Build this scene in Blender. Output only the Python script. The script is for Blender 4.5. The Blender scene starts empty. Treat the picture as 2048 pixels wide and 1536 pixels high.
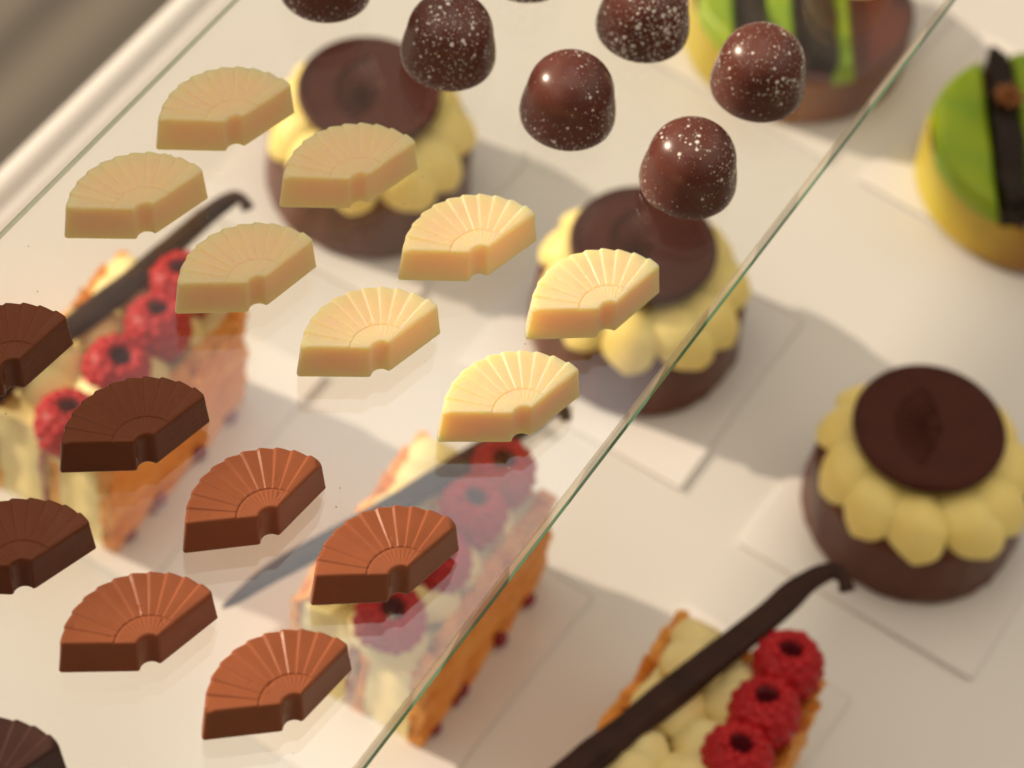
# Chocolates on a glass shelf above a white pastry counter, late sun from the left.
import bpy, bmesh, math, random
from mathutils import Vector, Matrix, noise

random.seed(7)
K = 0.001                       # everything below is written in millimetres
SC = bpy.context.scene
COL = SC.collection
PI = math.pi
GZ = 195.0                      # top of the glass shelf above the counter
EY = Vector((math.cos(math.radians(64.45)), math.sin(math.radians(64.45)), 0))   # along the counter
EX = Vector((EY.y, -EY.x, 0))                                                     # across it


# ------------------------------------------------------------------ helpers
def new_mesh(name, verts, faces, mats, smooth=True, mat_idx=None):
    me = bpy.data.meshes.new(name)
    me.from_pydata([Vector(v) * K for v in verts], [], faces)
    for m in (mats if isinstance(mats, (list, tuple)) else [mats]):
        me.materials.append(m)
    if mat_idx:
        for p, i in zip(me.polygons, mat_idx):
            p.material_index = i
    if smooth:
        me.polygons.foreach_set('use_smooth', [True] * len(me.polygons))
    me.validate()
    bm = bmesh.new(); bm.from_mesh(me)
    bmesh.ops.recalc_face_normals(bm, faces=bm.faces)
    bm.to_mesh(me); bm.free()
    return me


def link(name, data, parent=None, loc=(0, 0, 0), rz=0.0, scale=None):
    o = bpy.data.objects.new(name, data)
    COL.objects.link(o)
    o.location = Vector(loc) * K
    o.rotation_euler = (0, 0, rz)
    if scale:
        o.scale = scale
    if parent:
        o.parent = parent
    return o


def tag(o, label=None, cat=None, group=None, kind=None):
    if label: o['label'] = label
    if cat: o['category'] = cat
    if group: o['group'] = group
    if kind: o['kind'] = kind
    return o


def copy_tree(o, parent=None):
    c = o.copy(); COL.objects.link(c)
    c.parent = parent
    for ch in list(o.children):
        copy_tree(ch, c)
    return c


def sharp(me, ang=35):
    me.set_sharp_from_angle(angle=math.radians(ang))


def loft(rings, cap0=True, cap1=True):
    """rings: equal-length closed loops -> verts, faces"""
    n = len(rings[0]); V = [p for r in rings for p in r]; F = []
    for i in range(len(rings) - 1):
        for j in range(n):
            a = i * n + j; b = i * n + (j + 1) % n
            F.append((a, b, b + n, a + n))
    if cap0: F.append(tuple(reversed(range(n))))
    if cap1: F.append(tuple(range((len(rings) - 1) * n, len(rings) * n)))
    return V, F


def lathe(profile, n=96, wob=None):
    rings = []
    for r, z in profile:
        ring = []
        for j in range(n):
            a = 2 * PI * j / n
            rr, zz = (r, z) if wob is None else wob(r, z, a)
            ring.append((rr * math.cos(a), rr * math.sin(a), zz))
        rings.append(ring)
    return loft(rings)


def arc_profile(pts, rad, seg=5):
    """round the inner corners of a polyline"""
    out = [pts[0]]
    for i in range(1, len(pts) - 1):
        p, a, b = Vector(pts[i]), Vector(pts[i - 1]), Vector(pts[i + 1])
        r = min(rad, (a - p).length * .48, (b - p).length * .48)
        s, e = p + (a - p).normalized() * r, p + (b - p).normalized() * r
        for k in range(seg + 1):
            t = k / seg
            out.append(tuple((1 - t) ** 2 * s + 2 * t * (1 - t) * p + t * t * e))
    out.append(pts[-1])
    return out


# ------------------------------------------------------------------ materials
class Nodes:
    def __init__(self, name):
        self.m = bpy.data.materials.new(name); self.m.use_nodes = True
        self.t = self.m.node_tree; self.t.nodes.clear()
        self.out = self.t.nodes.new('ShaderNodeOutputMaterial')

    def n(self, typ, **kw):
        nd = self.t.nodes.new(typ)
        for k, v in kw.items():
            if k.startswith('i_'):
                key = k[2:].replace('_', ' ')
                nd.inputs[int(key) if key.isdigit() else key].default_value = v
            else:
                setattr(nd, k, v)
        return nd

    def l(self, a, b): self.t.links.new(a, b)

    def math(self, op, a, b=None, clamp=False):
        nd = self.t.nodes.new('ShaderNodeMath'); nd.operation = op; nd.use_clamp = clamp
        for i, v in enumerate((a, b)):
            if v is None: continue
            if isinstance(v, (int, float)): nd.inputs[i].default_value = v
            else: self.l(v, nd.inputs[i])
        return nd.outputs[0]

    def coords(self, scale=(1, 1, 1), rnd=False):
        tc = self.n('ShaderNodeTexCoord'); mp = self.n('ShaderNodeMapping')
        mp.inputs['Scale'].default_value = scale
        self.l(tc.outputs['Object'], mp.inputs['Vector'])
        if rnd:
            oi = self.n('ShaderNodeObjectInfo'); c = self.n('ShaderNodeCombineXYZ')
            for i, k in enumerate((1.0, 1.7, 2.3)):
                self.l(self.math('MULTIPLY', oi.outputs['Random'], k), c.inputs[i])
            self.l(c.outputs[0], mp.inputs['Location'])
        return mp.outputs[0]

    def noise(self, vec, scale, detail=4, rough=.55):
        nd = self.n('ShaderNodeTexNoise', i_Scale=scale, i_Detail=detail, i_Roughness=rough)
        self.l(vec, nd.inputs['Vector']); return nd.outputs['Fac']

    def ramp(self, fac, stops):
        nd = self.n('ShaderNodeValToRGB')
        e = nd.color_ramp.elements
        while len(e) < len(stops): e.new(.5)
        for el, (p, c) in zip(e, stops):
            el.position = p; el.color = (*c, 1) if len(c) == 3 else c
        self.l(fac, nd.inputs['Fac']); return nd.outputs['Color']

    def bump(self, h, strength, dist, prev=None):
        nd = self.n('ShaderNodeBump', i_Strength=strength, i_Distance=dist)
        self.l(h, nd.inputs['Height'])
        if prev is not None: self.l(prev, nd.inputs['Normal'])
        return nd.outputs['Normal']

    def principled(self, **kw):
        nd = self.n('ShaderNodeBsdfPrincipled')
        for k, v in kw.items():
            key = k.replace('_', ' ')
            if hasattr(v, 'is_linked') or hasattr(v, 'links'): self.l(v, nd.inputs[key])
            elif key in ('Base Color', 'Coat Tint', 'Specular Tint') and len(v) == 3: nd.inputs[key].default_value = (*v, 1)
            else: nd.inputs[key].default_value = v
        self.l(nd.outputs[0], self.out.inputs['Surface'])
        return nd


def chocolate_mat(name, c0, c1, rough=.34, sss=0.0, rad=(1, .4, .2), scale=.0015, bump=.12):
    N = Nodes(name); v = N.coords((1, 1, 1), True)
    col = N.ramp(N.noise(v, 160, 4), [(.3, c0), (.7, c1)])
    pits = N.n('ShaderNodeTexVoronoi', i_Scale=330.0); N.l(v, pits.inputs['Vector'])
    pit = N.math('GREATER_THAN', pits.outputs['Distance'], .085)
    nr = N.bump(N.noise(v, 420, 3), bump, .0002)
    nr = N.bump(pit, .25, .00015, nr)
    r = N.math('ADD', N.math('MULTIPLY', N.noise(v, 90, 3), .16), rough - .08)
    p = N.principled(Base_Color=col, Roughness=r, Normal=nr, IOR=1.42)
    p.inputs['Specular IOR Level'].default_value = .24
    if sss:
        p.inputs['Subsurface Weight'].default_value = sss
        p.inputs['Subsurface Radius'].default_value = rad
        p.inputs['Subsurface Scale'].default_value = scale
    return N.m


M = {}
M['white_choc'] = chocolate_mat('white_chocolate', (.91, .655, .385), (.93, .685, .415), .36, .9, (1, .46, .09), .0130, .06)
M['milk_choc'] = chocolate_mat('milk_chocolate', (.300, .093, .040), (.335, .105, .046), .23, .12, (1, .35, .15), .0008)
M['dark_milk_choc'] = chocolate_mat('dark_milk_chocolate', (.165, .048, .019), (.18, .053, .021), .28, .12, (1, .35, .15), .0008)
M['dark_choc'] = chocolate_mat('dark_chocolate', (.062, .025, .019), (.075, .031, .023), .36)
M['disc_choc'] = chocolate_mat('disc_chocolate', (.060, .014, .009), (.074, .019, .012), .5)


def m_coating():
    N = Nodes('dipped_chocolate_coating'); v = N.coords((1, 1, 1), True)
    col = N.ramp(N.noise(v, 60, 4), [(.3, (.092, .024, .012)), (.7, (.135, .040, .020))])
    v2 = N.coords((1, 1, .25), True)
    nr = N.bump(N.noise(v2, 70, 4), .5, .0012)
    N.principled(Base_Color=col, Roughness=.36, Normal=nr).inputs['Specular IOR Level'].default_value = .35
    return N.m
M['coating'] = m_coating()


def m_praline():
    N = Nodes('speckled_dark_chocolate'); v = N.coords((1, 1, 1), True)
    base = N.ramp(N.noise(v, 120, 3), [(.3, (.105, .030, .022)), (.7, (.14, .042, .030))])
    msk = None
    dens = N.noise(v, 62, 2)
    for sc, th in ((700, .34), (1150, .30), (1700, .28), (2400, .27)):
        vo = N.n('ShaderNodeTexVoronoi', i_Scale=float(sc)); N.l(v, vo.inputs['Vector'])
        sep = N.n('ShaderNodeSeparateColor'); N.l(vo.outputs['Color'], sep.inputs[0])
        size = N.math('MULTIPLY', N.math('SUBTRACT', N.math('ADD', N.math('MULTIPLY', dens, 1.3), N.math('MULTIPLY', sep.outputs[0], .8)), .90), th * 1.9)
        d = N.math('SUBTRACT', size, vo.outputs['Distance'])
        k = N.math('MULTIPLY', d, 14.0, True)
        msk = k if msk is None else N.math('MAXIMUM', msk, k)
    mix = N.n('ShaderNodeMix', data_type='RGBA'); N.l(msk, mix.inputs[0])
    N.l(base, mix.inputs[6]); mix.inputs[7].default_value = (.82, .78, .72, 1)
    nr = N.bump(msk, .5, .0003, N.bump(N.noise(v, 300, 3), .08, .0002))
    N.principled(Base_Color=mix.outputs[2], Roughness=.27, Normal=nr, Subsurface_Weight=.15, Subsurface_Scale=.0008)
    return N.m
M['praline'] = m_praline()


def m_cream(name, c0, c1):
    N = Nodes(name); v = N.coords((1, 1, 1), True)
    col = N.ramp(N.noise(v, 90, 4), [(.3, c0), (.7, c1)])
    vd = N.n('ShaderNodeTexVoronoi', i_Scale=900.0); N.l(v, vd.inputs['Vector'])
    nr = N.bump(N.noise(v, 130, 5), .18, .0006)
    p = N.principled(Base_Color=col, Roughness=.5, Normal=nr, Subsurface_Weight=.4, Subsurface_Scale=.003)
    p.inputs['Subsurface Radius'].default_value = (1, .7, .3)
    return N.m
M['petal_cream'] = m_cream('piped_yellow_cream', (.94, .745, .24), (.96, .79, .30))
M['vanilla_cream'] = m_cream('vanilla_cream', (.88, .72, .32), (.91, .78, .39))


def m_pastry():
    N = Nodes('caramelised_puff_pastry'); v = N.coords((1, 1, 1), True)
    v2 = N.coords((1, 1, 2.2), True)
    f = N.noise(v2, 75, 6, .65)
    col = N.ramp(f, [(.25, (.66, .19, .022)), (.46, (.86, .34, .05)), (.66, (.92, .47, .10)), (.85, (.94, .64, .24))])
    v3 = N.coords((5, 1, 1), True)
    v4 = N.coords((1, .18, 1), True)
    nr = N.bump(N.noise(v3, 230, 5, .6), .6, .0010, N.bump(N.noise(v4, 160, 6, .7), .8, .0020, N.bump(f, .7, .0018)))
    p = N.principled(Base_Color=col, Roughness=.5, Normal=nr, Subsurface_Weight=.18, Subsurface_Scale=.002)
    p.inputs['Subsurface Radius'].default_value = (1, .45, .15)
    return N.m
M['pastry'] = m_pastry()


def m_simple(name, c0, c1, rough, scale, bump=.2, bd=.0006, sss=0, vs=(1, 1, 1), spec=.5):
    N = Nodes(name); v = N.coords(vs, True)
    f = N.noise(v, scale, 4)
    col = N.ramp(f, [(.3, c0), (.7, c1)])
    nr = N.bump(N.noise(v, scale * 2.5, 4), bump, bd)
    p = N.principled(Base_Color=col, Roughness=rough, Normal=nr)
    p.inputs['Specular IOR Level'].default_value = spec
    if sss:
        p.inputs['Subsurface Weight'].default_value = sss
        p.inputs['Subsurface Scale'].default_value = .002
    return N.m
M['jam'] = m_simple('raspberry_jam', (.20, .01, .03), (.32, .02, .05), .2, 90)
M['raspberry'] = m_simple('raspberry_flesh', (.42, .006, .011), (.55, .014, .021), .42, 160, .3, .0004, .3, spec=.3)
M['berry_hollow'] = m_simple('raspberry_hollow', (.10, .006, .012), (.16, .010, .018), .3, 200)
M['pod'] = m_simple('vanilla_pod_skin', (.024, .009, .006), (.050, .019, .012), .55, 140, .6, .0008, spec=.25)
M['green_slice'] = m_simple('green_glaze', (.17, .33, .003), (.33, .44, .008), .42, 70, .15, .0006, .2)
M['dark_bar'] = m_simple('black_chocolate_bar', (.014, .009, .006), (.026, .015, .010), .5, 80, spec=.2)
M['maroon_glaze'] = m_simple('maroon_chocolate_glaze', (.10, .026, .018), (.13, .036, .024), .22, 60, .05)
M['crumb'] = m_simple('crumb', (.22, .15, .10), (.62, .55, .45), .6, 3000)
M['spice'] = m_simple('star_spice', (.16, .05, .01), (.30, .10, .015), .4, 120)


def m_shell():
    N = Nodes('sprayed_tart_shell'); tc = N.n('ShaderNodeTexCoord')
    sep = N.n('ShaderNodeSeparateXYZ'); N.l(tc.outputs['Object'], sep.inputs[0])
    v = N.coords((1, 1, 1), True)
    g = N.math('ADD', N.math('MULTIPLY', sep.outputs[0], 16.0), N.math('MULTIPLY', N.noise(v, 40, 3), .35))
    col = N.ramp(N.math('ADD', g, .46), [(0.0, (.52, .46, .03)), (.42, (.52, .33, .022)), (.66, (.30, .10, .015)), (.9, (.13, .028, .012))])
    N.principled(Base_Color=col, Roughness=.4, Normal=N.bump(N.noise(v, 160, 4), .25, .0006))
    return N.m
M['shell'] = m_shell()


def m_white():
    N = Nodes('white_lacquered_counter'); v = N.coords()
    col = N.ramp(N.noise(v, 6, 5), [(.3, (.755, .745, .725)), (.7, (.785, .775, .755))])
    r = N.math('ADD', N.math('MULTIPLY', N.noise(v, 30, 5), .15), .30)
    N.principled(Base_Color=col, Roughness=r, Normal=N.bump(N.noise(v, 60, 3), .04, .0006))
    return N.m
M['white'] = m_white()
M['card'] = m_simple('white_coated_card', (.73, .715, .70), (.77, .755, .74), .42, 40, .06, .0003)


def m_floor():
    N = Nodes('weathered_floor_boards'); tc = N.n('ShaderNodeTexCoord'); mp = N.n('ShaderNodeMapping')
    mp.inputs['Rotation'].default_value = (0, 0, -math.atan2(EY.y, EY.x))
    N.l(tc.outputs['Object'], mp.inputs['Vector'])
    sep = N.n('ShaderNodeSeparateXYZ'); N.l(mp.outputs[0], sep.inputs[0])
    w = N.n('ShaderNodeTexWave', wave_type='BANDS', bands_direction='Y', i_Scale=5.2, i_Distortion=.3, i_Phase_Offset=1.9, i_Detail=2.0)
    N.l(mp.outputs[0], w.inputs['Vector'])
    st = N.n('ShaderNodeMapping'); st.inputs['Scale'].default_value = (.6, 9, 1); N.l(mp.outputs[0], st.inputs['Vector'])
    nz = N.noise(st.outputs[0], 3, 5)
    f = N.math('ADD', N.math('MULTIPLY', w.outputs['Fac'], .55), N.math('MULTIPLY', nz, .45))
    col = N.ramp(f, [(.2, (.095, .084, .07)), (.55, (.15, .132, .11)), (.85, (.20, .174, .142))])
    N.principled(Base_Color=col, Roughness=.6)
    return N.m
M['floor'] = m_floor()


def m_glass(name, tint, frost=0.0, frost_col=(.6, .7, .6)):
    """clear plate glass: each face lets light straight through and mirrors 4 % or more (Schlick)"""
    N = Nodes(name)
    ge = N.n('ShaderNodeNewGeometry'); dt = N.n('ShaderNodeVectorMath', operation='DOT_PRODUCT')
    N.l(ge.outputs['Normal'], dt.inputs[0]); N.l(ge.outputs['Incoming'], dt.inputs[1])
    c = N.math('ABSOLUTE', dt.outputs['Value'])
    k = N.math('POWER', N.math('SUBTRACT', 1.0, c, True), 5.0)
    F = N.math('ADD', N.math('MULTIPLY', k, .957), .043)
    tr = N.n('ShaderNodeBsdfTransparent'); tr.inputs[0].default_value = (*tint, 1)
    gl = N.n('ShaderNodeBsdfGlossy', i_Roughness=0.0); gl.inputs[0].default_value = (1, 1, 1, 1)
    mx = N.n('ShaderNodeMixShader'); N.l(F, mx.inputs[0]); N.l(tr.outputs[0], mx.inputs[1]); N.l(gl.outputs[0], mx.inputs[2])
    res = mx.outputs[0]
    if not frost:
        v = N.coords((1, 1, 1)); fm = N.ramp(N.noise(v, 22, 6, .7), [(.52, (0, 0, 0)), (.78, (.035, .035, .035))])
        film = N.n('ShaderNodeBsdfDiffuse'); film.inputs[0].default_value = (.8, .78, .74, 1)
        mf = N.n('ShaderNodeMixShader'); N.l(fm, mf.inputs[0]); N.l(res, mf.inputs[1]); N.l(film.outputs[0], mf.inputs[2]); res = mf.outputs[0]
    if frost:
        df = N.n('ShaderNodeBsdfTranslucent'); df.inputs[0].default_value = (*frost_col, 1)
        d2 = N.n('ShaderNodeBsdfDiffuse'); d2.inputs[0].default_value = (*frost_col, 1)
        a = N.n('ShaderNodeAddShader'); N.l(df.outputs[0], a.inputs[0]); N.l(d2.outputs[0], a.inputs[1])
        h = N.n('ShaderNodeMixShader', i_0=.5); N.l(df.outputs[0], h.inputs[1]); N.l(d2.outputs[0], h.inputs[2])
        m2 = N.n('ShaderNodeMixShader', i_0=frost); N.l(res, m2.inputs[1]); N.l(h.outputs[0], m2.inputs[2])
        res = m2.outputs[0]
    N.l(res, N.out.inputs['Surface'])
    return N.m
M['glass'] = m_glass('clear_plate_glass', (.985, .992, .985))
M['glass_edge'] = m_glass('ground_glass_edge', (.95, .92, .84), .42, (.84, .76, .62))
M['glass_green'] = m_glass('green_glass_arris', (.25, .50, .36), .65, (.22, .44, .30))
M['glass_rear'] = m_glass('rear_glass_edge', (.62, .70, .58), .15, (.35, .40, .30))


# ------------------------------------------------------------------ setting: counter, floor
def counter():
    prof = [(-362, -320), (-362, 0), (-361.6, 1.4), (-360.4, 2.6), (-358.4, 3.3), (-356.4, 3.3), (-354.6, 2.6), (-353.2, 1.5),
            (-352, 1.1), (-350.4, 1.2), (-348.6, .8), (-347.4, .25), (-346.5, 0), (24, 0), (27, -1.2), (28, -4), (28, -320)]
    rings = []
    for s in (150, 1500):
        rings.append([tuple(EX * a + EY * s + Vector((0, 0, z))) for a, z in prof])
    V, F = loft(rings)
    me = new_mesh('counter', V, F, M['white']); sharp(me, 40)
    tag(link('counter', me), kind='structure')
    V = []
    for x, y in ((-6, -6), (6, -6), (6, 6), (-6, 6)):
        V.append((x * 1000, y * 1000, -900))
    tag(link('floor', new_mesh('floor', V, [(0, 1, 2, 3)], M['floor'], False)), kind='structure')
counter()


# ------------------------------------------------------------------ glass shelf
def glass_shelf():
    a0, a1 = -240.5, -118.0
    T, cu, cl = 6.2, .4, 2.7          # thickness, top arris, bottom arris
    s0, s1 = -400.0, 1300.0

    def strip(pts, mat, name, parent, closed=True):
        rings = [[tuple(EX * a + EY * s + Vector((0, 0, z))) for a, z in pts] for s in (s0, s1)]
        V, F = loft(rings) if closed else (rings[0] + rings[1], [(i, i + 1, len(pts) + i + 1, len(pts) + i) for i in range(len(pts) - 1)])
        return link(name, new_mesh(name, V, F, mat, False), parent)
    # two broad faces with the sheet's own ends
    V = [tuple(EX * a + EY * s + Vector((0, 0, z))) for z in (GZ, GZ - 2.3) for s in (s0, s1) for a in (a0 + cu, a1 - cu)]
    F = [(0, 1, 3, 2), (4, 6, 7, 5)]
    root = link('glass_shelf', new_mesh('glass_shelf', V, F, M['glass'], False))
    tag(root, 'clear glass shelf with a green polished edge carrying the chocolates', 'glass shelf')
    strip([(a1 - cu, GZ), (a1, GZ - cu), (a1, GZ - T + cl)], M['glass_edge'], 'polished_edge', root, False)
    strip([(a1, GZ - T + cl), (a1 - .1, GZ - T), (a1 - .7, GZ - T - .2)], M['glass_green'], 'green_arris', root, False)
    strip([(a0 + cu, GZ), (a0, GZ - cu), (a0 + .1, GZ - 2.3)], M['glass_rear'], 'polished_edge', root, False)
    return root
glass_shelf()


# ------------------------------------------------------------------ fan chocolates
def fan_mesh(name, mat, seed=0):
    rnd = random.Random(seed * 31 + 5)
    pits = [(rnd.uniform(-13, 13), rnd.uniform(3, 14.5), rnd.uniform(.16, .34)) for _ in range(rnd.randint(3, 7))]
    chip = rnd.choice([-1, -1, 1, 0])
    H, Rb, Rin = 8.4, 16.1, 2.0
    AB = math.radians(68.8)             # half opening at the foot
    NP, E = 11, .55
    s_list = []
    NS = NP * 16
    base = [i / NS for i in range(NS + 1)]
    extra = [.002, .005, .009, .014, .02]
    fr_ = [0, .025, .05, .075, .1, .125, .15, .175, .2, .23, .28, .36, .52, .68, .84, .94]
    base = [(k + q) / NP for k in range(NP) for q in fr_] + [1.0]
    s_list = sorted(set(base + extra + [1 - e for e in extra]))
    t_list = sorted(set([0, .01, .022, .036, .055] + [.055 + i * .0252 for i in range(37)] + [.30, .306, .312, .318, .324] + [.955, .97, .982, .99, .996, 1]))

    def pos(s, t, v):
        d = .82 * v
        sg = (s * 2 - 1)
        e = max(0, (abs(sg) - .88) / .12)
        ri = Rin + .5 * v + .6 * (1 - math.sqrt(max(0, 1 - e * e)))
        e2 = max(0, (abs(sg) - .955) / .045)
        ro = Rb - .55 * v - .5 * (1 - math.sqrt(max(0, 1 - e2 * e2)))
        fr = (s * NP) % 1.0
        ro += .17 * v * ((1 - (fr - .2) / .8 if fr > .2 else fr / .2) - .6) * (0 < s < 1)
        r = ri + (ro - ri) * t
        am = AB - math.asin(min(.95, d / r))
        th = sg * am
        return r * math.sin(th), r * math.cos(th), r

    def saw(s, r):
        x = s * NP
        fr = x % 1.0
        if x < 1.0 and fr < .16: up = 1.0          # no step at the first arm
        elif fr < .2: up = .5 - .5 * math.cos(PI * fr / .2)
        else: up = 1 - ((fr - .2) / .8) ** 1.15
        groove = 0.0
        if .0 < fr < .16 and x > 1: groove = .10 * math.sin(PI * fr / .16)
        return up - groove * .4

    RR = 6.35
    ng, nt = len(s_list), len(t_list)
    V = []; F = []
    for i, s in enumerate(s_list):
        for j, t in enumerate(t_list):
            x, y, r = pos(s, t, 1.0)
            # distance to the rim of the top face
            am = AB - math.asin(min(.95, .82 / r))
            da = am * (1 - abs(s * 2 - 1)) * r
            rin = pos(s, 0, 1.0)[2]; rout = pos(s, 1, 1.0)[2]
            d = max(0, min(da, r - rin, rout - r))
            z = H
            w = min(1, max(0, (r - RR) / .35))
            amp = .022 * r
            z += w * amp * (saw(s, r) - .62)
            inner = min(1, max(0, (RR - r) / .3))
            z += inner * (.03 * math.sin(s * 2 * PI * 14) * min(1, (r - 2) / 3) - .08)
            z -= .24 * math.exp(-((r - RR) / .16) ** 2)
            if d < E: z -= E - math.sqrt(max(0, E * E - (E - d) ** 2))
            z += .10 * noise.noise(Vector((x * .18, y * .18, seed * 3.3)))
            for px, py, pr in pits:
                dd = math.hypot(x - px, y - py)
                if dd < pr * 1.6: z -= .5 * pr * (1 - (dd / (pr * 1.6)) ** 2)
            if chip:
                dd = math.hypot(x - chip * 13.7, y - 6.4)
                if dd < 1.0: z -= .55 * (1 - dd) ** .7
            V.append((x + .10 * noise.noise(Vector((x * .12, y * .12, seed + 9.0))), y + .10 * noise.noise(Vector((x * .12, y * .12, seed + 19.0))), z))
    idx = lambda i, j: i * nt + j
    for i in range(ng - 1):
        for j in range(nt - 1):
            F.append((idx(i, j), idx(i + 1, j), idx(i + 1, j + 1), idx(i, j + 1)))
    border = [idx(i, 0) for i in range(ng)] + [idx(ng - 1, j) for j in range(1, nt)] + [idx(i, nt - 1) for i in range(ng - 2, -1, -1)] + [idx(0, j) for j in range(nt - 2, 0, -1)]
    bst = [(s_list[i], 0) for i in range(ng)] + [(1, t_list[j]) for j in range(1, nt)] + [(s_list[i], 1) for i in range(ng - 2, -1, -1)] + [(0, t_list[j]) for j in range(nt - 2, 0, -1)]
    prev = border
    for v, z in ((.90, H * .80), (.6, H * .5), (.12, H * .07), (.05, .22), (.14, .05), (.35, .0)):
        cur = []
        for s, t in bst:
            x, y, r = pos(s, t, v)
            cur.append(len(V)); V.append((x, y, z))
        n = len(prev)
        for k in range(n):
            F.append((prev[k], prev[(k + 1) % n], cur[(k + 1) % n], cur[k]))
        prev = cur
    # underside
    o = len(V)
    for s, t in bst:
        pass
    for k in range(1, ng):
        pass
    F.append(tuple(prev))
    me = new_mesh(name, V, F, mat)
    sharp(me, 50)
    return me


FANS = [
    ('white', -61.19, 371.4, 30.5, 'shaded ivory fan chocolate touching the cream of the rear flower tart with its right corner'),
    ('white', -74.29, 345.89, 30.8, 'shaded ivory fan chocolate lying just above the curled tip of a vanilla pod'),
    ('white', -34.6, 361.26, 30.3, 'half shaded ivory fan chocolate in front of the rear flower tart, covering its lower petals'),
    ('white', -49.98, 332.27, 33.5, 'half shaded ivory fan chocolate hiding a raspberry of the slice by the rear rim'),
    ('white', -9.01, 347.31, 30.3, 'sunlit ivory fan chocolate over the grey shadow between the two shelf-covered flower tarts'),
    ('white', -24.65, 320.94, 30.8, 'ivory fan chocolate with a tiny chip at its left corner, over bare white counter'),
    ('white', 17.01, 338.23, 33.7, 'sunlit ivory fan chocolate covering the dark disc of the flower tart under the glass edge'),
    ('white', 3.5, 310.7, 31.2, 'sunlit ivory fan chocolate over the middle of a vanilla pod, by the glass edge'),
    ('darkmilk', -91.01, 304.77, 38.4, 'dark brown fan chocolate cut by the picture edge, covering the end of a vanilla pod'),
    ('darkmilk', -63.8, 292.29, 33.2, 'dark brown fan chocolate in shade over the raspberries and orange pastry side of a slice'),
    ('milk', -38.93, 280.42, 38.9, 'sunlit milk chocolate fan over bare counter between two cream slices'),
    ('milk', -14.28, 271.95, 33.4, 'sunlit milk chocolate fan mirrored over raspberries, closest to the glass edge'),
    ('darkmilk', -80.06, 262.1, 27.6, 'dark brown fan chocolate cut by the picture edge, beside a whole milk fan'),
    ('milk', -55.16, 250.57, 31.8, 'sunlit milk chocolate fan touching the pointed end of a vanilla pod with its right corner'),
    ('milk', -28.68, 243.08, 38.1, 'milk chocolate fan nearest the camera, beside the corner of the raspberry slice'),
    ('dark', -76.2, 217.5, 26.5, 'plain dark chocolate fan mostly cut off by the bottom corner of the picture'),
]
GR = {'white': 'ivory fan chocolates in rows on the glass', 'milk': 'milk chocolate fans in rows on the glass', 'darkmilk': 'dark brown fan chocolates in rows on the glass', 'dark': None}
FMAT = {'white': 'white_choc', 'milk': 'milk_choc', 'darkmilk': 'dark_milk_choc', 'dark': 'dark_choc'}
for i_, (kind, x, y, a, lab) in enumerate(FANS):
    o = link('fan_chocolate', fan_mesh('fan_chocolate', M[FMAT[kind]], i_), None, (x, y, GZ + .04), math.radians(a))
    tag(o, lab, 'chocolate', GR[kind])


# ------------------------------------------------------------------ dome pralines
def praline_mesh(name, mat):
    prof = [(0.01, 0), (8.6, 0), (9.3, .15), (9.75, .6), (9.9, 1.4), (9.8, 3), (9.5, 5), (9.1, 6.8)]
    for k in range(1, 13):
        a = PI / 2 * k / 12
        prof.append((max(.01, 9.0 * math.cos(a) ** .86), 7.0 + 8.6 * math.sin(a) ** .92))
    V, F = lathe(prof, 80)
    me = new_mesh(name, V, F, mat); return me


PM = praline_mesh('dome_praline', M['praline'])
PMW = praline_mesh('white_dome_praline', M['white_choc'])
PR = [(-48.9, 409.0, 'speckled dark dome praline at the top picture edge, leftmost of the domes'),
      (-21.1, 395.0, 'shaded speckled dark dome praline overlapping the disc of the rear flower tart'),
      (-8.2, 423.0, 'speckled dark dome praline almost cut off by the top picture edge'),
      (18.1, 410.7, 'speckled dark dome praline just left of the green striped tart under glass'),
      (5.0, 383.6, 'speckled dark dome praline alone over bare white counter'),
      (43.2, 398.8, 'speckled dark dome praline in front of the green striped tart, by the glass edge'),
      (30.9, 370.2, 'speckled dark dome praline overlapping the disc of the flower tart under the glass edge')]
for i, (x, y, lab) in enumerate(PR):
    o = link('dome_praline', PM, None, (x - 1.75, y + 9.75, GZ + .04), i * 1.37)
    tag(o, lab, 'praline', 'speckled dark dome pralines on the glass')
o = link('dome_praline', PMW, None, (61.9 - 1.75, 437.9 + 9.75, GZ + .04), .4)
tag(o, 'ivory dome praline of which only the foot shows at the top picture edge', 'praline')


# ------------------------------------------------------------------ flower tarts
def petal_mesh(name, L, W, H, mat, tip=1.0, seed=0, bend=1.5, nu=18, nv=22, lens=False):
    rings = []
    for i in range(nu + 1):
        u = .004 + .992 * i / nu
        if u < .58:
            w = W / 2 * (.42 + .58 * math.sin(PI / 2 * u / .58)); h = H * (.55 + .45 * math.sin(PI / 2 * u / .58))
        else:
            q = (u - .58) / .42
            w = W / 2 * max(.02, 1 - q ** (1.55 + tip)) ** .62
            h = H * max(.02, 1 - q ** 1.9) ** .6
        if i == 0: w, h = w * .3, h * .3
        if lens:
            w = W / 2 * (1 - abs(2 * u - 1) ** 2.2) ** .6 + .05; h = H * (1 - abs(2 * u - 1) ** 3) ** .6 + .05
        cy = bend * u * u
        cz = 2.2 * math.sin(PI * u * .9) - 2.4 * u ** 3
        ring = []
        for j in range(nv):
            a = 2 * PI * j / nv
            s, c = math.sin(a), math.cos(a)
            z = h * (s if s > 0 else .35 * s)
            if s > 0: z += .16 * H * math.exp(-((c - .25) / .14) ** 2) * math.sin(PI * u)
            p = Vector((L * u, cy + w * c, cz + z))
            nz = noise.noise(p * .17 + Vector((seed * 7.3, seed * 3.1, 0)))
            p += Vector((0, nz * .6, nz * .7))
            ring.append(tuple(p))
        rings.append(ring)
    V, F = loft(rings)
    return new_mesh(name, V, F, mat)


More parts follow.
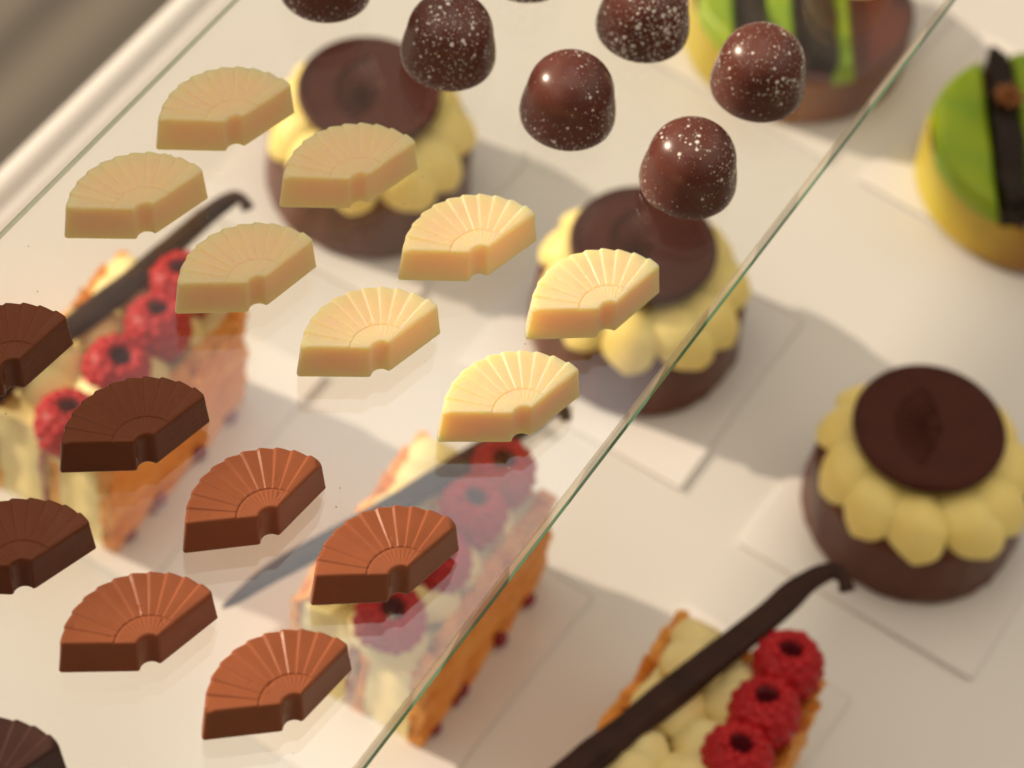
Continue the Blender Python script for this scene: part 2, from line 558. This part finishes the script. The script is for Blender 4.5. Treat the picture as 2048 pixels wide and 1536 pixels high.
PETALS = [petal_mesh('cream_petal', 21.8, 17.6, 5.8, M['petal_cream'], 1.0, k, 2.0 + .8 * k) for k in range(5)]


def disc_mesh(name, mat):
    R, T = 20.3, 2.6
    nr, na = 90, 180
    V = []; F = []
    for i in range(nr + 1):
        r = R * i / nr
        for j in range(na):
            a = 2 * PI * j / na
            x, y = r * math.cos(a), r * math.sin(a)
            z = T
            q = r / R
            if q > .86: z += .8 * math.sin(PI * min(1, (q - .86) / .14) * .5) - 1.3 * max(0, (q - .95) / .05) ** 2
            # pressed fan emblem, pivot at +x, opening towards -x
            px, py = x - 4.5, y
            pr = math.hypot(px, py); pa = math.atan2(py, -px)
            if pr < 14 and abs(pa) < 1.15:
                edge = min(1, (14 - pr) / .6, (1.15 - abs(pa)) * pr / .5)
                if edge > 0:
                    if pr > 5.2: zz = -.70 - .46 * math.cos(pa * 2 * PI / (2.3 / 11))
                    elif pr > 1.6: zz = -.55 - .28 * math.cos(pa * 2 * PI / (2.3 / 13))
                    else: zz = .0
                    z += zz * edge
            V.append((x, y, z))
    for i in range(nr):
        for j in range(na):
            a, b = i * na + j, i * na + (j + 1) % na
            F.append((a, b, b + na, a + na))
    prev = [nr * na + j for j in range(na)]
    for r, z in ((R - .1, T * .35), (R - .7, .1), (R - 2, 0)):
        cur = []
        for j in range(na):
            a = 2 * PI * j / na
            cur.append(len(V)); V.append((r * math.cos(a), r * math.sin(a), z))
        for j in range(na):
            F.append((prev[j], prev[(j + 1) % na], cur[(j + 1) % na], cur[j]))
        prev = cur
    F.append(tuple(reversed(prev)))
    bmV = V
    me = new_mesh(name, bmV, F, mat); return me


def tart_body_mesh(name, mat):
    R, H = 29.4, 22.0
    prof = arc_profile([(.01, 0), (R - .6, 0), (R + .3, 1.2), (R, 6), (R - .6, H - 1.5), (R - 3.2, H + .3), (R - 8, H - .4), (.01, H - .5)], 2.2)
    def wob(r, z, a):
        n = noise.noise(Vector((math.cos(a) * 3.1, math.sin(a) * 3.1, z * .12)))
        n2 = noise.noise(Vector((math.cos(a) * 9, math.sin(a) * 9, z * .3 + 5)))
        k = min(1, r / 15)
        foot = max(0, 1 - z / 4) * .9 * max(0, noise.noise(Vector((math.cos(a) * 5, math.sin(a) * 5, 9))))
        return r + k * (n * .9 + n2 * .35 + foot), z + k * n2 * .3 * (z > 1)
    V, F = lathe(prof, 128, wob)
    return new_mesh(name, V, F, mat)


def make_tart():
    root = link('flower_tart', None)
    link('chocolate_shell', tart_body_mesh('chocolate_shell', M['coating']), root)
    n = 11
    for k in range(n):
        a = 2 * PI * k / n + random.uniform(-.05, .05)
        o = link('cream_petal', PETALS[k % 5], root, (8.4 * math.cos(a), 8.4 * math.sin(a), 24.6 + random.uniform(-.4, .4)), a)
        o.rotation_euler = (random.uniform(-.10, .10), .10 + random.uniform(-.05, .05), a)
        s = random.uniform(.92, 1.06)
        o.scale = (s, random.uniform(.94, 1.08), random.uniform(.92, 1.08))
    link('chocolate_disc', disc_mesh('chocolate_disc', M['disc_choc']), root, (-1.6, 2.6, 33.0))
    return root


tart0 = make_tart()
TARTS = [(-49.6, 533.6, .5, 'flower tart with a dark disc under the glass, nearest the rear rim of the counter'),
         (31.5, 492.6, 1.1, 'flower tart with a dark disc crossed by the glass shelf edge'),
         (111.0, 445.0, 0.0, 'flower tart outside the glass with a fan pressed into its dark disc')]
for i, (x, y, a, lab) in enumerate(TARTS):
    t = tart0 if i == 0 else copy_tree(tart0)
    t.location = Vector((x, y, 1.3)) * K
    t.rotation_euler = (0, 0, 0)
    tag(t, lab, 'tart', 'chocolate flower tarts with cream petals')
    for ch in t.children:
        if ch.name.startswith('cream_petal') and i:
            ch.rotation_euler[2] += 0.0


# ------------------------------------------------------------------ raspberry slices
def sheet_mesh(name, L, T, H, mat, seed, rag=1.2, flakes=0):
    nl, nh = 60, 34
    loop = []
    # closed cross loop over (t, z): up the -x face, over the top, down the +x face
    def pt(side, i, k):
        y = -L / 2 + L * i / nl
        z = H * k / nh
        b = noise.noise(Vector((y * .09, z * .11, seed * 5 + side * 3)))
        b2 = noise.noise(Vector((y * .35, z * .3, seed * 9 + side * 3)))
        x = side * T / 2 + side * (b * 1.7 + b2 * .6)
        top = noise.noise(Vector((y * .22, seed * 3.7, 1))) * rag + (abs(noise.noise(Vector((y * .5, seed, 2 + side * .6)))) - .25) * rag * 1.6
        z2 = z + top * (z / H) ** 3
        x += .05 * (z / H) ** 4 * noise.noise(Vector((y * .3, seed, 8))) * 20 * .6
        y2 = y + noise.noise(Vector((z * .25, seed, 4 + side))) * 1.5 * (1 if abs(y) > L * .47 else .4)
        x += side * .9 * max(0, noise.noise(Vector((y * .12, z * .55, seed + 20 + side)))) ** 1.5 * 2.2
        return (x, y2, z2)
    V = []; F = []
    rings = []
    for i in range(nl + 1):
        ring = [pt(-1, i, k) for k in range(nh + 1)] + [pt(1, i, k) for k in range(nh, -1, -1)]
        rings.append(ring)
    V, F = loft(rings)
    for q in range(flakes):
        y = random.uniform(-L * .46, L * .48); o = len(V)
        x0 = random.uniform(-.3, .35) * T; l = random.uniform(4, 10); h = random.uniform(2.5, 5.5)
        for a in range(5):
            for b in range(4):
                V.append((x0 + b * b * .35 + .6 * math.sin(a), y + l * (a / 4 - .5) * (1 - .12 * b), H - 2 + h * b / 3 + .5 * math.sin(a * 2 + q)))
        for a in range(4):
            for b in range(3):
                p = o + a * 4 + b
                F.append((p, p + 1, p + 5, p + 4))
    me = new_mesh(name, V, F, mat); sharp(me, 60)
    return me


def block_mesh(name, sx, sy, sz, mat, seed, amp=.8):
    n = 14
    bm = bmesh.new(); bmesh.ops.create_cube(bm, size=1)
    bmesh.ops.subdivide_edges(bm, edges=bm.edges[:], cuts=n, use_grid_fill=True)
    for v in bm.verts:
        p = Vector((v.co.x * sx, v.co.y * sy, (v.co.z + .5) * sz))
        nz = Vector((noise.noise(p * .13 + Vector((seed, 0, 0))), noise.noise(p * .13 + Vector((0, seed, 5))), noise.noise(p * .13 + Vector((0, 3, seed)))))
        v.co = (p + nz * amp) * K
    me = bpy.data.meshes.new(name); bm.to_mesh(me); bm.free()
    me.materials.append(mat)
    me.polygons.foreach_set('use_smooth', [True] * len(me.polygons))
    sharp(me, 50)
    return me


DOLLOPS = [petal_mesh('cream_dollop', 19.5, 15.0, 5.6, M['vanilla_cream'], .4, 11 + k, 1.2) for k in range(3)]


def make_slice():
    root = link('raspberry_slice', None)
    L = 60
    link('pastry_sheet', sheet_mesh('outer_pastry_sheet', L, 3.8, 39, M['pastry'], 3, 2.4, 14), root, (18.0, 0, 0))
    link('pastry_sheet', sheet_mesh('inner_pastry_sheet', L - 1, 2.6, 35, M['pastry'], 5, .6), root, (1.0, 0, 0))
    link('pastry_sheet', sheet_mesh('thin_pastry_sheet', L, 2.6, 36.5, M['pastry'], 8, 2.6, 7), root, (-18.6, 0, 0))
    link('cream_layer', block_mesh('cream_layer', 15.6, L - 1, 37, M['vanilla_cream'], 1, 1.2), root, (-8.8, 0, 0))
    link('cream_layer', block_mesh('cream_layer', 13.4, L - 1, 37, M['vanilla_cream'], 4, 1.2), root, (9.2, 0, 0))
    link('jam_layer', block_mesh('jam_layer', 1.3, L - .2, 26, M['jam'], 6, .8), root, (-2.2, 0, 2))
    V, F = lathe([(.01 + 1.9 * math.sin(PI * q / 10), -1.6 * math.cos(PI * q / 10) + 1.2) for q in range(11)], 16)
    dm = new_mesh('jam_drip', V, F, M['jam'])
    for y in (-23, -14, -9, 6, 21):
        q = random.uniform(.5, 1.15)
        link('jam_drip', dm, root, (20.1 + random.uniform(-.4, .5), y + random.uniform(-2.5, 2.5), .6), 0, (q, q * 1.2, q))
    k = 0
    for row, ex in enumerate((2.0, -11.5)):
        for q in range(5):
            ey = 22 - q * 11.5 + (row % 2) * 4
            o = link('cream_dollop', DOLLOPS[k % 3], root, (ex - 6.0 + random.uniform(-.8, .8), ey - 1.0, 37.6 + random.uniform(-.3, .5) - 1.0 * (row == 0) + .25 * q), 0)
            o.rotation_euler = (random.uniform(-.12, .12), -.06 + random.uniform(-.05, .05), math.radians(random.uniform(-35, 15)))
            s = random.uniform(.9, 1.1); o.scale = (s, s * random.uniform(.95, 1.1), s)
            k += 1
    return root


SL_ANG = math.radians(66 - 90)
sx_ = Vector((math.cos(SL_ANG), math.sin(SL_ANG), 0)); sy_ = Vector((-sx_.y, sx_.x, 0))
slice0 = make_slice()
SL = [((-101.5, 430.7), 'raspberry cream slice under the glass beside the rear rim, with dark fans above it'),
      ((-15.5, 386.7), 'raspberry cream slice half under the glass shelf edge'),
      ((54.7, 344.5), 'raspberry cream slice outside the glass, cut by the bottom of the picture')]
for i, ((x, y), lab) in enumerate(SL):
    t = slice0 if i == 0 else copy_tree(slice0)
    t.location = Vector((x, y, 1.3)) * K
    t.rotation_euler = (0, 0, SL_ANG)
    tag(t, lab, 'cake slice', 'raspberry cream slices in puff pastry')


# ------------------------------------------------------------------ raspberries
def raspberry_mesh(name, seed):
    rnd = random.Random(seed)
    V = []; F = []; MI = []
    bm = bmesh.new(); bmesh.ops.create_icosphere(bm, subdivisions=2, radius=1)
    sv = [v.co.copy() for v in bm.verts]; sf = [tuple(v.index for v in f.verts) for f in bm.faces]; bm.free()
    R, Hh = 8.0, 9.5
    rows = [(-8.3, 2.2, 4), (-6.6, 4.6, 8), (-4.0, 6.4, 12), (-1.2, 7.2, 14), (1.6, 7.3, 14), (4.2, 6.6, 13), (6.4, 5.0, 11), (7.3, 3.9, 11)]
    for ri, (z, r, n) in enumerate(rows):
        for k in range(n):
            a = 2 * PI * (k + .5 * (ri % 2) + rnd.uniform(-.08, .08)) / n
            c = Vector((r * math.cos(a), r * math.sin(a), z + rnd.uniform(-.55, .55)))
            s = rnd.uniform(1.70, 1.95) * (.92 if ri == 0 else .66 if ri == 7 else 1)
            o = len(V)
            for p in sv: V.append(tuple(c + p * s))
            for f in sf: F.append(tuple(o + q for q in f)); MI.append(0)
    # solid body and the open core
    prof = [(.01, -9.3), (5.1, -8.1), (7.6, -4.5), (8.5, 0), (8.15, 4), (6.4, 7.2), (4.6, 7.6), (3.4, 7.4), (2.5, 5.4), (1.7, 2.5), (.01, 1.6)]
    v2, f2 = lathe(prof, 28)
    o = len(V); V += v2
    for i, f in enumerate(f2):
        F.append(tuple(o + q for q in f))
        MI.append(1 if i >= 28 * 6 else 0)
    return new_mesh(name, V, F, [M['raspberry'], M['berry_hollow']], True, MI)


RM = [raspberry_mesh('raspberry', 3), raspberry_mesh('raspberry', 8)]
RB = []
for si, spots in enumerate(([(3.8, 24, 0), (6.6, 9.3, 0), (5.4, -7.5, 0), (5.8, -28, 0)],
                            [(6.4, 25, 0), (6.4, 10.8, 0), (6.6, -6.6, 0), (5.8, -26.5, 0)],
                            [(11.3, 25.2, 0), (12.6, 10.5, 0), (12.8, -4.0, 0), (12.0, -19.5, 0)])):
    for q, (ex, ey, _) in enumerate(spots):
        RB.append((si, q, ex, ey))
rl = [['raspberry behind an ivory fan, farthest along the slice by the rear rim', 'bright raspberry with a glint in its hollow, between an ivory and a dark brown fan',
       'raspberry peeping out just behind the top of the sunless dark brown fan', 'raspberry at the near end of the rear slice, left of the dark brown fan'],
      ['raspberry under the reflection of the front ivory fan, at the far end of its slice', 'pale veiled raspberry up to the right of the milk fan by the glass edge',
       'raspberry deep red in the mirror image of the milk fan by the glass edge', 'raspberry below the milk fan by the glass edge, at the near end of its slice'],
      ['raspberry at the far end of the unglazed slice, touching the vanilla pod', 'raspberry in the middle of the row on the slice outside the glass',
       'raspberry cut by the bottom picture edge on the slice outside the glass', 'raspberry below the frame on the near end of the slice outside the glass']]
for si, q, ex, ey in RB:
    if (si, q) == (2, 3): continue
    p = Vector((*SL[si][0], 0)) + sx_ * ex + sy_ * ey
    o = link('raspberry', RM[(si + q) % 2], None, (p.x, p.y, 45.3))
    o.rotation_euler = (random.uniform(-.1, .25), random.uniform(-.2, .2), random.uniform(0, 6))
    o.scale = (1.0, 1.0, .95)
    tag(o, rl[si][q], 'raspberry', 'raspberries on the cream slices')


# ------------------------------------------------------------------ vanilla pods
def pod(pts, rad, label, seed, fat):
    P = [Vector(p) for p in pts]
    # Catmull-Rom
    ext = [P[0] * 2 - P[1]] + P + [P[-1] * 2 - P[-2]]
    path = []
    for i in range(1, len(ext) - 2):
        for k in range(14):
            t = k / 14
            p0, p1, p2, p3 = ext[i - 1:i + 3]
            path.append(.5 * ((2 * p1) + (p2 - p0) * t + (2 * p0 - 5 * p1 + 4 * p2 - p3) * t * t + (3 * p1 - p0 - 3 * p2 + p3) * t ** 3))
    path.append(P[-1])
    n = len(path); rings = []
    for i, c in enumerate(path):
        tg = (path[min(i + 1, n - 1)] - path[max(i - 1, 0)]).normalized()
        s = tg.cross(Vector((0, 0, 1))).normalized(); u = s.cross(tg)
        f = i / (n - 1)
        r = rad(f) * fat
        ring = []
        for j in range(40):
            a = 2 * PI * j / 40
            k = 1 + .14 * noise.noise(Vector((math.cos(a) * 1.6, math.sin(a) * 1.6, f * 5 + seed))) + .085 * math.cos(9 * a + f * 8 + 2 * noise.noise(Vector((f * 7, seed, 3)))) * (1 + noise.noise(Vector((f * 9, a, seed)))) + .10 * noise.noise(Vector((f * 14, seed, 0)))
            ring.append(tuple(c + s * (r * 1.22 * k * math.cos(a)) + u * (r * .8 * k * math.sin(a))))
        rings.append(ring)
    V, F = loft(rings)
    base = Vector((P[-1].x, P[-1].y, 0))
    me = new_mesh('vanilla_pod', V, F, M['pod'])
    return tag(link('vanilla_pod', me), label, 'vanilla pod', 'vanilla pods lying across the slices')


def prad(f):      # f = 0 at the curled stem end
    if f < .05: return 1.55 + .3 * (1 - f / .05)
    if f < .5: return 1.4 + (f - .05) / .45 * 1.8
    if f < .85: return 3.2 + .2 * math.sin((f - .5) * 9)
    return 3.1 * max(0.0, 1 - (f - .85) / .15) ** .6 + .35
ZP = 48.5
pod([(-75.6, 478.0, ZP), (-77.6, 480.6, ZP), (-80.5, 480.0, ZP), (-85.0, 474.2, ZP), (-93.1, 460.6, ZP), (-101.9, 446.0, ZP), (-111.2, 433.0, ZP), (-121.0, 418.5, ZP), (-130, 404, ZP - 2), (-135, 395, ZP - 4)], prad,
    'vanilla pod with a curled tip on the slice beside the rear rim', 1.0, .82)
pod([(14.6, 424.5, ZP), (14.2, 427.2, ZP), (11.8, 427.2, ZP), (6.0, 421.5, ZP), (-4.9, 411.2, ZP), (-17.6, 398.0, ZP), (-34.0, 382.0, ZP), (-48.9, 368.2, ZP), (-60.5, 355.0, ZP)], prad,
    'vanilla pod veiled by the glass reflection on the slice under the shelf edge', 4.0, .70)
pod([(88.2, 385.6, ZP), (87.0, 389.2, ZP), (83.6, 390.2, ZP), (77.9, 385.6, ZP), (70.0, 375.2, ZP), (54.2, 356.8, ZP), (40.1, 340.4, ZP), (28.3, 327.1, ZP), (17, 314, ZP - 1), (10, 305, ZP - 3)], prad,
    'dark vanilla pod with a bent tip on the slice outside the glass', 9.0, .92)


# ------------------------------------------------------------------ green striped tarts
def make_green(slices, bars, star, pearl, strip_ang):
    root = link('green_tart', None)
    R, H = 34.5, 18.0
    V, F = lathe(arc_profile([(.01, 0), (R - 1, 0), (R, 1), (R - .4, H - 1), (R - 2, H), (R - 3, H - .8), (.01, H - .8)], 1.2), 110,
                 lambda r, z, a: (r + .5 * noise.noise(Vector((math.cos(a) * 4, math.sin(a) * 4, z * .1))), z))
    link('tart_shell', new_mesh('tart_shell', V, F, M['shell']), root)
    V, F = lathe(arc_profile([(.01, 0), (R - 1.2, 0), (R - 1.0, 1.2), (R - 3, 2.4), (.01, 2.6)], 1.0), 96)
    link('chocolate_glaze', new_mesh('chocolate_glaze', V, F, M['maroon_glaze']), root, (0, 0, H - 1.5))
    d = Vector((math.cos(strip_ang), math.sin(strip_ang), 0)); c = Vector((d.y, -d.x, 0))
    for b0, b1 in slices:
        V = []; F = []; nb, na = 16, 44; Rg = R - .6
        for i in range(nb + 1):
            fb = i / nb; b = b0 + (b1 - b0) * fb
            ch = math.sqrt(max(.5, Rg * Rg - b * b))
            for j in range(na + 1):
                fa = 2 * j / na - 1
                q = c * b + d * (ch * fa)
                e = min(1 - abs(fa), 1.0) * ch; e2 = min(fb, 1 - fb) * (b1 - b0); e3 = Rg - math.hypot(q.x, q.y)
                m = max(0, min(e, e2 * 1.3, e3 * 1.2 + .2)) / 3.2
                z = 4.6 * (1 - (1 - min(1, m)) ** 2.6) + .8 * noise.noise(Vector((q.x * .09, q.y * .09, b0)))* min(1, m)
                V.append((q.x, q.y, z))
        n1 = na + 1
        for i in range(nb):
            for j in range(na):
                F.append((i * n1 + j, (i + 1) * n1 + j, (i + 1) * n1 + j + 1, i * n1 + j + 1))
        rim = [j for j in range(n1)] + [i * n1 + na for i in range(1, nb + 1)] + [nb * n1 + j for j in range(na - 1, -1, -1)] + [i * n1 for i in range(nb - 1, 0, -1)]
        o0 = len(V)
        for k in rim: V.append((V[k][0], V[k][1], -2.0))
        for k in range(len(rim)):
            k2 = (k + 1) % len(rim); F.append((rim[k], rim[k2], o0 + k2, o0 + k))
        link('green_slice', new_mesh('green_slice', V, F, M['green_slice']), root, (0, 0, H + .6))
    for b, a0, a1, tw, w in bars:
        me = block_mesh('chocolate_bar', a1 - a0, w, 8.0, M['dark_bar'], b, 2.2)
        p = c * b + d * ((a0 + a1) / 2)
        o = link('chocolate_bar', me, root, (p.x, p.y, H - 1.0)); o.rotation_euler = (0, 0, strip_ang + tw)
    if star:
        p = c * star[0] + d * star[1]
        V = []; F = []
        n = 8
        for k in range(n):
            a = 2 * PI * k / n
            ring = []
            o_ = len(V)
            ax = Vector((math.cos(a), math.sin(a), .15)); ay = Vector((-ax.y, ax.x, 0)); az = Vector((0, 0, 1))
            rs = []
            for i in range(7):
                u = i / 6; w = 1.1 * math.sin(PI * (.1 + .85 * u)) + .1
                rs.append([tuple(ax * (.8 + 4.2 * u) + ay * (w * math.cos(t)) + az * (1.2 * w * math.sin(t) + u)) for t in [2 * PI * j / 10 for j in range(10)]])
            v_, f_ = loft(rs); V += v_; F += [tuple(o_ + q for q in f) for f in f_]
        link('star_spice', new_mesh('star_spice', V, F, M['spice']), root, (p.x, p.y, H + star[2]))
    if pearl:
        p = c * pearl[0] + d * pearl[1]
        V, F = lathe([(.01 + 3.2 * math.sin(PI * k / 14), -3.2 * math.cos(PI * k / 14)) for k in range(15)], 24)
        link('chocolate_pearl', new_mesh('chocolate_pearl', V, F, M['dark_bar']), root, (p.x, p.y, H + pearl[2]))
    return root


g = make_green([(-32, -21), (-13.2, -3.2), (7, 13.6)],
               [(-17.0, -26, 26, .0, 7.5), (2.0, -30, 31, .05, 9)], (21, 6, 6), None, math.radians(96))
g.location = Vector((70.0, 613, 1.3)) * K
tag(g, 'green and black striped tart under the glass at the top of the picture', 'tart', 'green striped tarts')
g = make_green([(-32.5, -15.8), (-8.2, 4.0), (12, 20)],
               [(-12.0, -31, 31, .0, 7.2), (8.0, -29, 29, 0, 7)], (-11.5, 9, 9), (-12, -27, 7), math.radians(96))
g.location = Vector((143.0, 568, 1.3)) * K
tag(g, 'green and black striped tart outside the glass, cut by the right picture edge', 'tart', 'green striped tarts')


# ------------------------------------------------------------------ white cards
def card(corner, ang, lx, ly, label):
    """corner = the corner nearest the camera; lx runs left-back, ly runs right-back"""
    a = math.radians(ang)
    ey = Vector((math.cos(a), math.sin(a), 0)); ex = Vector((-ey.y, ey.x, 0))
    bm = bmesh.new(); bmesh.ops.create_cube(bm, size=1)
    for v in bm.verts:
        v.co = ((ex * ((v.co.x + .5) * lx) + ey * ((v.co.y + .5) * ly)) + Vector((0, 0, (v.co.z + .5) * 1.25))) * K
    bmesh.ops.bevel(bm, geom=bm.edges[:], offset=.0003, segments=2, affect='EDGES')
    me = bpy.data.meshes.new('pastry_card'); bm.to_mesh(me); bm.free(); me.materials.append(M['card'])
    o = link('pastry_card', me, None, (corner[0], corner[1], .05))
    tag(o, label, 'card', 'white cards under the pastries')


card((-33, 487), 66.5, 70, 70, 'white square card under the flower tart nearest the rear rim')
card((48.6, 442.0), 64.5, 70, 70, 'white square card under the flower tart crossed by the shelf edge')
card((128.9, 395.5), 63.5, 70, 70, 'white square card under the flower tart outside the glass')
card((-87, 386), 65.0, 50, 84, 'white oblong card under the slice beside the rear rim')
card((-10.5, 327), 63.0, 50, 86, 'white oblong card under the slice half below the shelf edge')
card((54.7, 298.1), 63.5, 48, 96, 'white oblong card under the slice outside the glass')
card((81.6, 566.5), 60.5, 76, 76, 'white square card under the green tart below the glass')
card((160, 525), 62.0, 76, 76, 'white square card under the green tart outside the glass')


# ------------------------------------------------------------------ dust on the shelf
def crumbs():
    rnd = random.Random(11)
    V = []; F = []
    for k in range(90):
        a = rnd.uniform(-235, -120); t = rnd.uniform(190, 440)
        c = EX * a + EY * t + Vector((0, 0, GZ + .03)); r = rnd.choice([.08, .1, .12, .16, .22])
        o = len(V); n = 5
        for j in range(n):
            q = 2 * PI * j / n
            V.append(tuple(c + Vector((r * rnd.uniform(.5, 1.2) * math.cos(q), r * rnd.uniform(.5, 1.2) * math.sin(q), 0))))
        V.append(tuple(c + Vector((0, 0, r * .8))))
        for j in range(n): F.append((o + j, o + (j + 1) % n, o + n))
    tag(link('crumbs', new_mesh('crumbs', V, F, M['crumb'])), 'tiny crumbs and dust specks scattered over the glass shelf', 'crumbs', None, 'stuff')
crumbs()


# ------------------------------------------------------------------ light
SUN_EL, SUN_AZ = math.radians(28), math.radians(164.5)          # azimuth of the sun, measured from +x
sdir = Vector((math.cos(SUN_EL) * math.cos(SUN_AZ), math.cos(SUN_EL) * math.sin(SUN_AZ), math.sin(SUN_EL)))
sl = bpy.data.lights.new('sun', 'SUN'); sl.energy = 4.25; sl.angle = math.radians(.8); sl.color = (1.0, .81, .60)
so = bpy.data.objects.new('sun', sl); COL.objects.link(so)
so.rotation_euler = sdir.to_track_quat('Z', 'Y').to_euler()


def shade_board():
    """unseen board added out of view to shade the rear of the shelf"""
    D = 950.0
    mid = EX * ((-471 - 184) / 2) + Vector((0, 0, 203)) + sdir * D
    w, l, t = 287 / 2, 1400, 7
    V = []
    for z in (-t, t):
        for a, b in ((-w, -l), (w, -l), (w, l), (-w, l)):
            V.append(tuple(mid + EX * a + EY * (b + 420) + Vector((0, 0, z))))
    F = [(3, 2, 1, 0), (4, 5, 6, 7), (0, 1, 5, 4), (1, 2, 6, 5), (2, 3, 7, 6), (3, 0, 4, 7)]
    tag(link('shade_board', new_mesh('shade_board', V, F, M['card'], False)), kind='structure')
shade_board()


def world():
    w = bpy.data.worlds.new('World'); SC.world = w; w.use_nodes = True
    t = w.node_tree; t.nodes.clear()
    N = Nodes.__new__(Nodes); N.t = t; N.m = None
    out = N.n('ShaderNodeOutputWorld'); bg = N.n('ShaderNodeBackground'); N.l(bg.outputs[0], out.inputs[0])
    tc = N.n('ShaderNodeTexCoord'); sep = N.n('ShaderNodeSeparateXYZ'); N.l(tc.outputs['Generated'], sep.inputs[0])
    x, y, z = sep.outputs
    el = N.math('MULTIPLY', N.math('ARCSINE', z), 180 / PI)
    az = N.math('MULTIPLY', N.math('ARCTAN2', x, y), 180 / PI)

    def step(v, a, b):
        nd = N.n('ShaderNodeMapRange', interpolation_type='SMOOTHSTEP'); N.l(v, nd.inputs[0])
        nd.inputs[1].default_value = a; nd.inputs[2].default_value = b
        return nd.outputs[0]
    # bright opening above and beyond the counter
    m = N.math('MULTIPLY', step(el, 50.5, 54.5), step(el, 70, 65))
    m = N.math('MULTIPLY', m, N.math('MULTIPLY', step(az, -15.5, -6.5), step(az, 7.0, 3.0)))
    sky = N.ramp(N.math('ADD', N.math('MULTIPLY', el, 1 / 180), .5), [(.42, (.05, .042, .033)), (.52, (.24, .20, .155)), (.70, (.36, .30, .23)), (.855, (.34, .285, .22)), (.91, (1.75, 1.48, 1.17)), (1.0, (2.0, 1.7, 1.35))])
    # fill shaped by direction: dimmer on the viewer's side, stronger from left and right
    side = N.math('MAXIMUM', N.math('ADD', N.math('MULTIPLY', N.math('ABSOLUTE', N.math('ADD', x, -.25)), .62), N.math('ADD', N.math('MULTIPLY', y, .42), .80)), .3)
    mul = N.n('ShaderNodeMix', data_type='RGBA', blend_type='MULTIPLY', i_0=1.0)
    N.l(sky, mul.inputs[6])
    # added fill glow from left and right, above low elevations, evening the light
    wing = N.math('MULTIPLY', step(el, 18, 42), N.math('ADD', N.math('MULTIPLY', step(x, -.18, -.48), 2.9), N.math('MULTIPLY', step(x, .22, .52), 2.3)))
    wing = N.math('MULTIPLY', wing, step(el, 78, 62))
    side = N.math('ADD', side, wing)
    cc = N.n('ShaderNodeCombineColor'); [N.l(side, cc.inputs[i]) for i in range(3)]
    N.l(cc.outputs[0], mul.inputs[7])
    mx = N.n('ShaderNodeMix', data_type='RGBA'); N.l(m, mx.inputs[0]); N.l(mul.outputs[2], mx.inputs[6])
    mx.inputs[7].default_value = (2.75, 2.65, 2.55, 1)
    N.l(mx.outputs[2], bg.inputs['Color'])
    bg.inputs['Strength'].default_value = .80
world()


# ------------------------------------------------------------------ camera
cd = bpy.data.cameras.new('camera'); cam = bpy.data.objects.new('camera', cd); COL.objects.link(cam)
cd.sensor_width = 36; cd.lens = 5700 / 2048 * 36
cd.clip_start = .02; cd.clip_end = 60
r_ = Vector((0.98971, 0.11475, 0.08551)); u_ = Vector((-0.14311, 0.7936, 0.59137)); f_ = Vector((0, 0.59752, -0.80186))
mw = Matrix(((r_.x, u_.x, -f_.x, 0), (r_.y, u_.y, -f_.y, 0), (r_.z, u_.z, -f_.z, .4347166 + .195), (0, 0, 0, 1)))
cam.matrix_world = mw
cd.dof.use_dof = True; cd.dof.focus_distance = .531; cd.dof.aperture_fstop = 16.0
SC.camera = cam

SC.render.engine = 'CYCLES'
SC.cycles.use_denoising = True
SC.cycles.max_bounces = 10; SC.cycles.transparent_max_bounces = 16
SC.cycles.caustics_reflective = False; SC.cycles.caustics_refractive = False
SC.cycles.sample_clamp_indirect = 8
SC.view_settings.view_transform = 'Standard'; SC.view_settings.look = 'None'
SC.view_settings.exposure = 0; SC.view_settings.gamma = 1
SC.view_settings.use_curve_mapping = False
